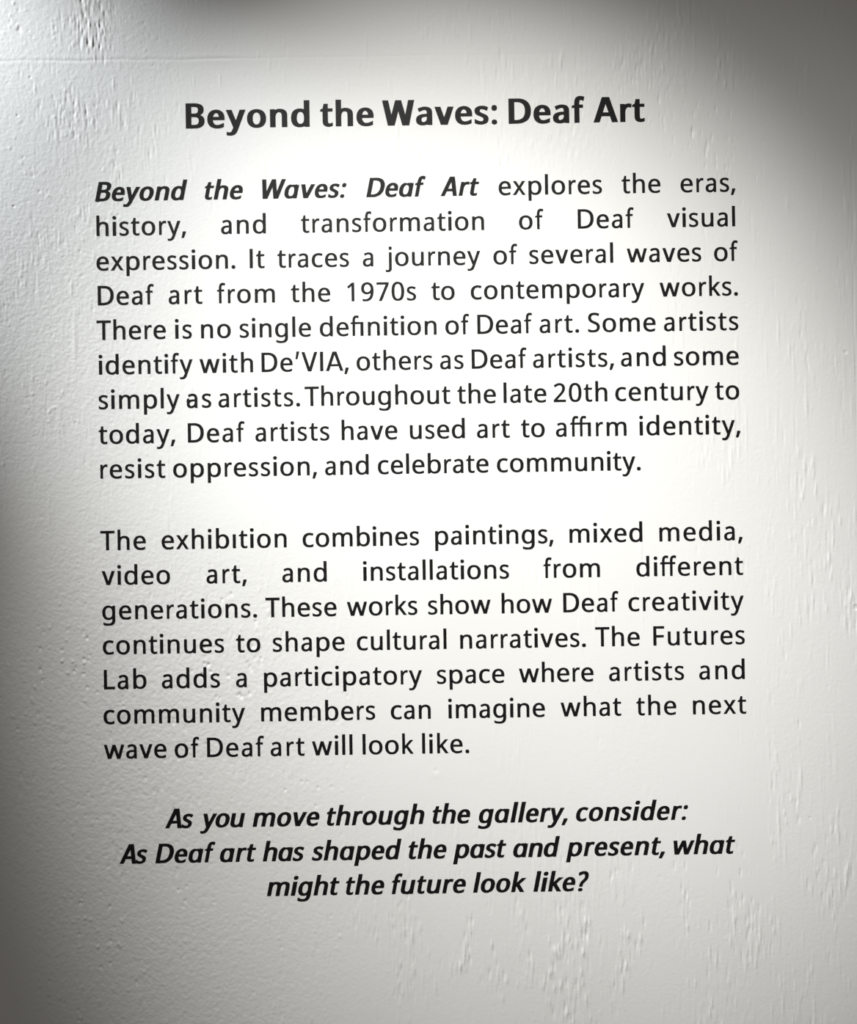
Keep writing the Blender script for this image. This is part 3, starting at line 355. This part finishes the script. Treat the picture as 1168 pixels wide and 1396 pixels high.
# per line: baseline V, letter size, style, words (text, style, start U, tracking)
LINES = [
(-0.07339, 0.0386, [
    ('Beyond', 'B', 0.09179, 0.000159),
    ('the', 'B', 0.23197, -0.000161),
    ('Waves:', 'B', 0.29582, -0.000228),
    ('Deaf', 'B', 0.42337, -0.000273),
    ('Art', 'B', 0.51327, -0.000377),
]),
(0.0, 0.02966, [
    ('Beyond', 'I', -0.00017, -0.000313),
    ('the', 'I', 0.1115, -0.000385),
    ('Waves:', 'I', 0.16874, -0.000125),
    ('Deaf', 'I', 0.27813, -0.000673),
    ('Art', 'I', 0.35631, -0.000341),
    ('explores', 'R', 0.41352, 0.000466),
    ('the', 'R', 0.54051, 0.000215),
    ('eras,', 'R', 0.60043, 0.000521),
]),
(0.03559, 0.02966, [
    ('history,', 'R', -0.00087, 0.000604),
    ('and', 'R', 0.12783, 0.000975),
    ('transformation', 'R', 0.21048, 0.000421),
    ('of', 'R', 0.43386, 0.000938),
    ('Deaf', 'R', 0.49314, 0.000662),
    ('visual', 'R', 0.58663, 0.000367),
]),
(0.07118, 0.02966, [
    ('expression.', 'R', -0.00035, 0.000531),
    ('It', 'R', 0.15603, 0.000802),
    ('traces', 'R', 0.18576, 0.000293),
    ('a', 'R', 0.2727, 0),
    ('journey', 'R', 0.29849, 0.000261),
    ('of', 'R', 0.40696, 0.000545),
    ('several', 'R', 0.44387, 0.00042),
    ('waves', 'R', 0.54463, 0.000279),
    ('of', 'R', 0.63373, 0.000375),
]),
(0.10677, 0.02966, [
    ('Deaf', 'R', -0.00065, 0.000618),
    ('art', 'R', 0.07302, 0.001282),
    ('from', 'R', 0.12346, 0.000812),
    ('the', 'R', 0.19913, 0.00047),
    ('1970s', 'R', 0.25513, 0.000371),
    ('to', 'R', 0.34324, -0.000387),
    ('contemporary', 'R', 0.38315, 0.000318),
    ('works.', 'R', 0.57773, 0.000516),
]),
(0.14236, 0.02966, [
    ('There', 'R', -0.00013, 0.000354),
    ('is', 'R', 0.07876, 0.001124),
    ('no', 'R', 0.10481, 0.001086),
    ('single', 'R', 0.14541, 0.000388),
    ('definition', 'R', 0.22764, 0.000367),
    ('of', 'R', 0.35646, 0.000534),
    ('Deaf', 'R', 0.38822, 0.000259),
    ('art.', 'R', 0.45309, 0.001004),
    ('Some', 'R', 0.50284, 0.00044),
    ('artists', 'R', 0.58087, 0.000793),
]),
(0.17795, 0.02966, [
    ('identify', 'R', -2e-05, 0.000531),
    ('with', 'R', 0.10435, 0.000787),
    ("De'VIA,", 'R', 0.16622, 0.000638),
    ('others', 'R', 0.26479, 0.000254),
    ('as', 'R', 0.35035, 0.000454),
    ('Deaf', 'R', 0.38184, 0.000256),
    ('artists,', 'R', 0.44574, 0.000797),
    ('and', 'R', 0.53613, 0.001003),
    ('some', 'R', 0.59079, 0.000352),
]),
(0.21354, 0.02966, [
    ('simply', 'R', -0.00018, 0.000626),
    ('as', 'R', 0.08997, 0.001391),
    ('artists.', 'R', 0.12244, 0.000828),
    ('Throughout', 'R', 0.21214, 0.000117),
    ('the', 'R', 0.36824, 9e-05),
    ('late', 'R', 0.41433, 0.00037),
    ('20th', 'R', 0.46639, 0.00058),
    ('century', 'R', 0.52986, 0.000478),
    ('to', 'R', 0.63301, 0.000408),
]),
(0.24913, 0.02966, [
    ('today,', 'R', -0.00011, 0.000616),
    ('Deaf', 'R', 0.08959, 0.000873),
    ('artists', 'R', 0.15977, 0.000702),
    ('have', 'R', 0.24737, 0.000192),
    ('used', 'R', 0.31754, 0.000316),
    ('art', 'R', 0.38713, 0.000813),
    ('to', 'R', 0.43305, -3e-06),
    ('affirm', 'R', 0.46819, 0.001144),
    ('identity,', 'R', 0.55363, 0.000618),
]),
(0.28472, 0.02966, [
    ('resist', 'R', -0.00038, 0.000847),
    ('oppression,', 'R', 0.07511, 0.000594),
    ('and', 'R', 0.23072, 0.000385),
    ('celebrate', 'R', 0.28497, 4.2e-05),
    ('community.', 'R', 0.40718, 0.000123),
]),
(0.35823, 0.02966, [
    ('The', 'R', 0.00055, 0.000796),
    ('exhibition', 'R', 0.06223, 0.00065),
    ('combines', 'R', 0.2067, 6.2e-05),
    ('paintings,', 'R', 0.34153, 0.000294),
    ('mixed', 'R', 0.4794, 0.00055),
    ('media,', 'R', 0.57169, 0.001024),
]),
(0.39382, 0.02966, [
    ('video', 'R', 0.00105, 0.000628),
    ('art,', 'R', 0.10753, 0.001244),
    ('and', 'R', 0.18517, 0.000758),
    ('installations', 'R', 0.26776, 0.000285),
    ('from', 'R', 0.45382, 0.000368),
    ('different', 'R', 0.54853, 0.000732),
]),
(0.42941, 0.02966, [
    ('generations.', 'R', 0.00037, 0.000596),
    ('These', 'R', 0.16863, 0.00032),
    ('works', 'R', 0.2516, 0.0001),
    ('show', 'R', 0.33423, -0.000152),
    ('how', 'R', 0.40863, -4.4e-05),
    ('Deaf', 'R', 0.47177, 0.000376),
    ('creativity', 'R', 0.53981, 0.000643),
]),
(0.465, 0.02966, [
    ('continues', 'R', 0.00042, 0.000513),
    ('to', 'R', 0.13742, 0.000528),
    ('shape', 'R', 0.17448, 0.0004),
    ('cultural', 'R', 0.26068, 0.000173),
    ('narratives.', 'R', 0.36553, 0.000396),
    ('The', 'R', 0.50625, 0.000353),
    ('Futures', 'R', 0.56362, 0.00065),
]),
(0.50059, 0.02966, [
    ('Lab', 'R', -7e-05, 0.000909),
    ('adds', 'R', 0.06018, 0.000755),
    ('a', 'R', 0.13617, 0),
    ('participatory', 'R', 0.16388, 0.000463),
    ('space', 'R', 0.34217, 9.3e-05),
    ('where', 'R', 0.42689, 0.000112),
    ('artists', 'R', 0.51859, 0.000871),
    ('and', 'R', 0.61103, 0.001371),
]),
(0.53618, 0.02966, [
    ('community', 'R', 0.00015, 0.000453),
    ('members', 'R', 0.16044, 0.000424),
    ('can', 'R', 0.29434, 1.1e-05),
    ('imagine', 'R', 0.35284, 0.000155),
    ('what', 'R', 0.46902, 0.000304),
    ('the', 'R', 0.54668, 0.000759),
    ('next', 'R', 0.60313, 0.000856),
]),
(0.57177, 0.02966, [
    ('wave', 'R', 0.0006, 0.000135),
    ('of', 'R', 0.07236, 0.001048),
    ('Deaf', 'R', 0.10442, 0.000918),
    ('art', 'R', 0.17048, 0.001359),
    ('will', 'R', 0.21366, 0.000393),
    ('look', 'R', 0.26405, 0.000279),
    ('like.', 'R', 0.32509, 0.000604),
]),
(0.64384, 0.02966, [
    ('As', 'I', 0.06403, -0.001599),
    ('you', 'I', 0.10055, -0.001368),
    ('move', 'I', 0.15171, -0.000401),
    ('through', 'I', 0.22683, -0.000347),
    ('the', 'I', 0.33514, -0.000604),
    ('gallery,', 'I', 0.38323, -0.000323),
    ('consider:', 'I', 0.48282, 3.1e-05),
]),
(0.67943, 0.02966, [
    ('As', 'I', 0.01684, -0.001801),
    ('Deaf', 'I', 0.05155, -0.000484),
    ('art', 'I', 0.11744, -0.000372),
    ('has', 'I', 0.16159, -0.00113),
    ('shaped', 'I', 0.21257, -0.000529),
    ('the', 'I', 0.31006, -0.000512),
    ('past', 'I', 0.35762, -0.000843),
    ('and', 'I', 0.41782, -0.001103),
    ('present,', 'I', 0.47343, -6.4e-05),
    ('what', 'I', 0.58124, -0.000625),
]),
(0.71502, 0.02966, [
    ('might', 'I', 0.1653, -0.000659),
    ('the', 'I', 0.24522, -0.00023),
    ('future', 'I', 0.29256, -0.000278),
    ('look', 'I', 0.37646, -0.000582),
    ('like?', 'I', 0.43826, -0.00054),
]),
]

mesh_cache = {}
def glyph_mesh(style, ch, size):
    k = (style, ch, size)
    if k in mesh_cache:
        return mesh_cache[k]
    adv, pieces = GLYPHS[style][ch]
    verts, faces = [], []
    for pi, piece in enumerate(pieces):
        cu = bpy.data.curves.new('outline', 'CURVE')
        cu.dimensions = '2D'
        cu.fill_mode = 'BOTH'
        cu.extrude = 0.00006 + 0.000004 * pi
        for flat in piece:
            sp = cu.splines.new('POLY')
            n = len(flat) // 2
            sp.points.add(n - 1)
            for i in range(n):
                sp.points[i].co = (flat[2 * i] * size / 1000, flat[2 * i + 1] * size / 1000, 0, 1)
            sp.use_cyclic_u = True
        tmp = bpy.data.objects.new('outline', cu)
        COL.objects.link(tmp)
        dg = bpy.context.evaluated_depsgraph_get()
        dg.update()
        me = bpy.data.meshes.new_from_object(tmp.evaluated_get(dg))
        base = len(verts)
        verts += [tuple(v.co) for v in me.vertices]
        faces += [[base + i for i in p.vertices] for p in me.polygons]
        bpy.data.meshes.remove(me)
        bpy.data.objects.remove(tmp, do_unlink=True)
        bpy.data.curves.remove(cu)
    me = bpy.data.meshes.new('glyph')
    me.from_pydata(verts, [], faces)
    me.materials.append(ink)
    me.update()
    mesh_cache[k] = me
    return me

KIND = {'.': 'full_stop', ',': 'comma', ':': 'colon', '?': 'question_mark', "'": 'apostrophe'}
BLOCK = [('large bold', 'heading', 'words of the heading'),
         ('small', 'first paragraph', 'words of the first paragraph'),
         ('small', 'second paragraph', 'words of the second paragraph'),
         ('slanted bold', 'closing question', 'words of the closing question')]
STAND = Matrix.Rotation(math.pi / 2, 4, 'X')       # glyph xy plane -> upright wall plane facing -y

def split_glyphs(text, style, li):
    out, i = [], 0
    while i < len(text):
        step = next((n for n in (3, 2) if style == 'R' and text[i:i + n] in ('ffi', 'ff', 'fi')), 1)
        out.append(text[i:i + step])
        i += step
    if text == 'exhibition':
        out[5] = 'dotless'                          # the dot of this i has come off the wall
    if text == 'as' and li == 7:
        out[0] = 'folded'                           # this a has a scrap of film folded over its bowl
    return out

GLYPHS['R']['folded'] = (GLYPHS['R']['a'][0], GLYPHS['R']['a'][1] + [[
    [48,150,34,225,46,262,40,296,76,318,98,344,122,330,116,300,168,282,150,250,104,216]]])
used_labels = {}
for li, (v, size, words) in enumerate(LINES):
    bi = 0 if li == 0 else 1 if li < 10 else 2 if li < 17 else 3
    look, where, group = BLOCK[bi]
    for wi, (text, style, u0, track) in enumerate(words):
        root = bpy.data.objects.new('lettered_word', None)
        root.empty_display_size = 0.01
        COL.objects.link(root)
        root.location = wall(u0, v)
        adj = 'slanted bold' if style == 'I' else look
        bare = text.rstrip('.,:?')
        prev = words[wi - 1][0].rstrip('.,:?') if wi else None
        nxt = words[wi + 1][0].rstrip('.,:?') if wi + 1 < len(words) else None
        if prev and nxt:
            rest = 'between "%s" and "%s" in the %s' % (prev, nxt, where)
        elif nxt:
            rest = 'starting a line before "%s" in the %s' % (nxt, where)
        else:
            rest = 'ending a line after "%s" in the %s' % (prev, where)
        if text == 'exhibition':
            rest = 'missing one dot, starting after "The" in the second paragraph'
        root['label'] = '%s black word "%s" %s' % (adj, bare, rest)
        root['category'] = 'word'
        root['group'] = group
        used_labels.setdefault(root['label'], []).append(root)
        x = 0.0
        for g in split_glyphs(text, style, li):
            name = KIND.get(g, 'digit' if g.isdigit() else 'letter')
            o = bpy.data.objects.new(name, glyph_mesh(style, g, size))
            COL.objects.link(o)
            o.parent = root
            wide = GLYPHS[style][g][0] * size / 1000
            rise = wall_rise(u0 + x, u0 + x + wide, v - 0.7 * size, v + 0.2 * size)
            o.matrix_basis = Matrix.Translation((x, -rise, 0)) @ STAND
            x += GLYPHS[style][g][0] * size / 1000 + track
for lab, obs in used_labels.items():
    if len(obs) > 1:
        print('SHARED LABEL', lab, len(obs))
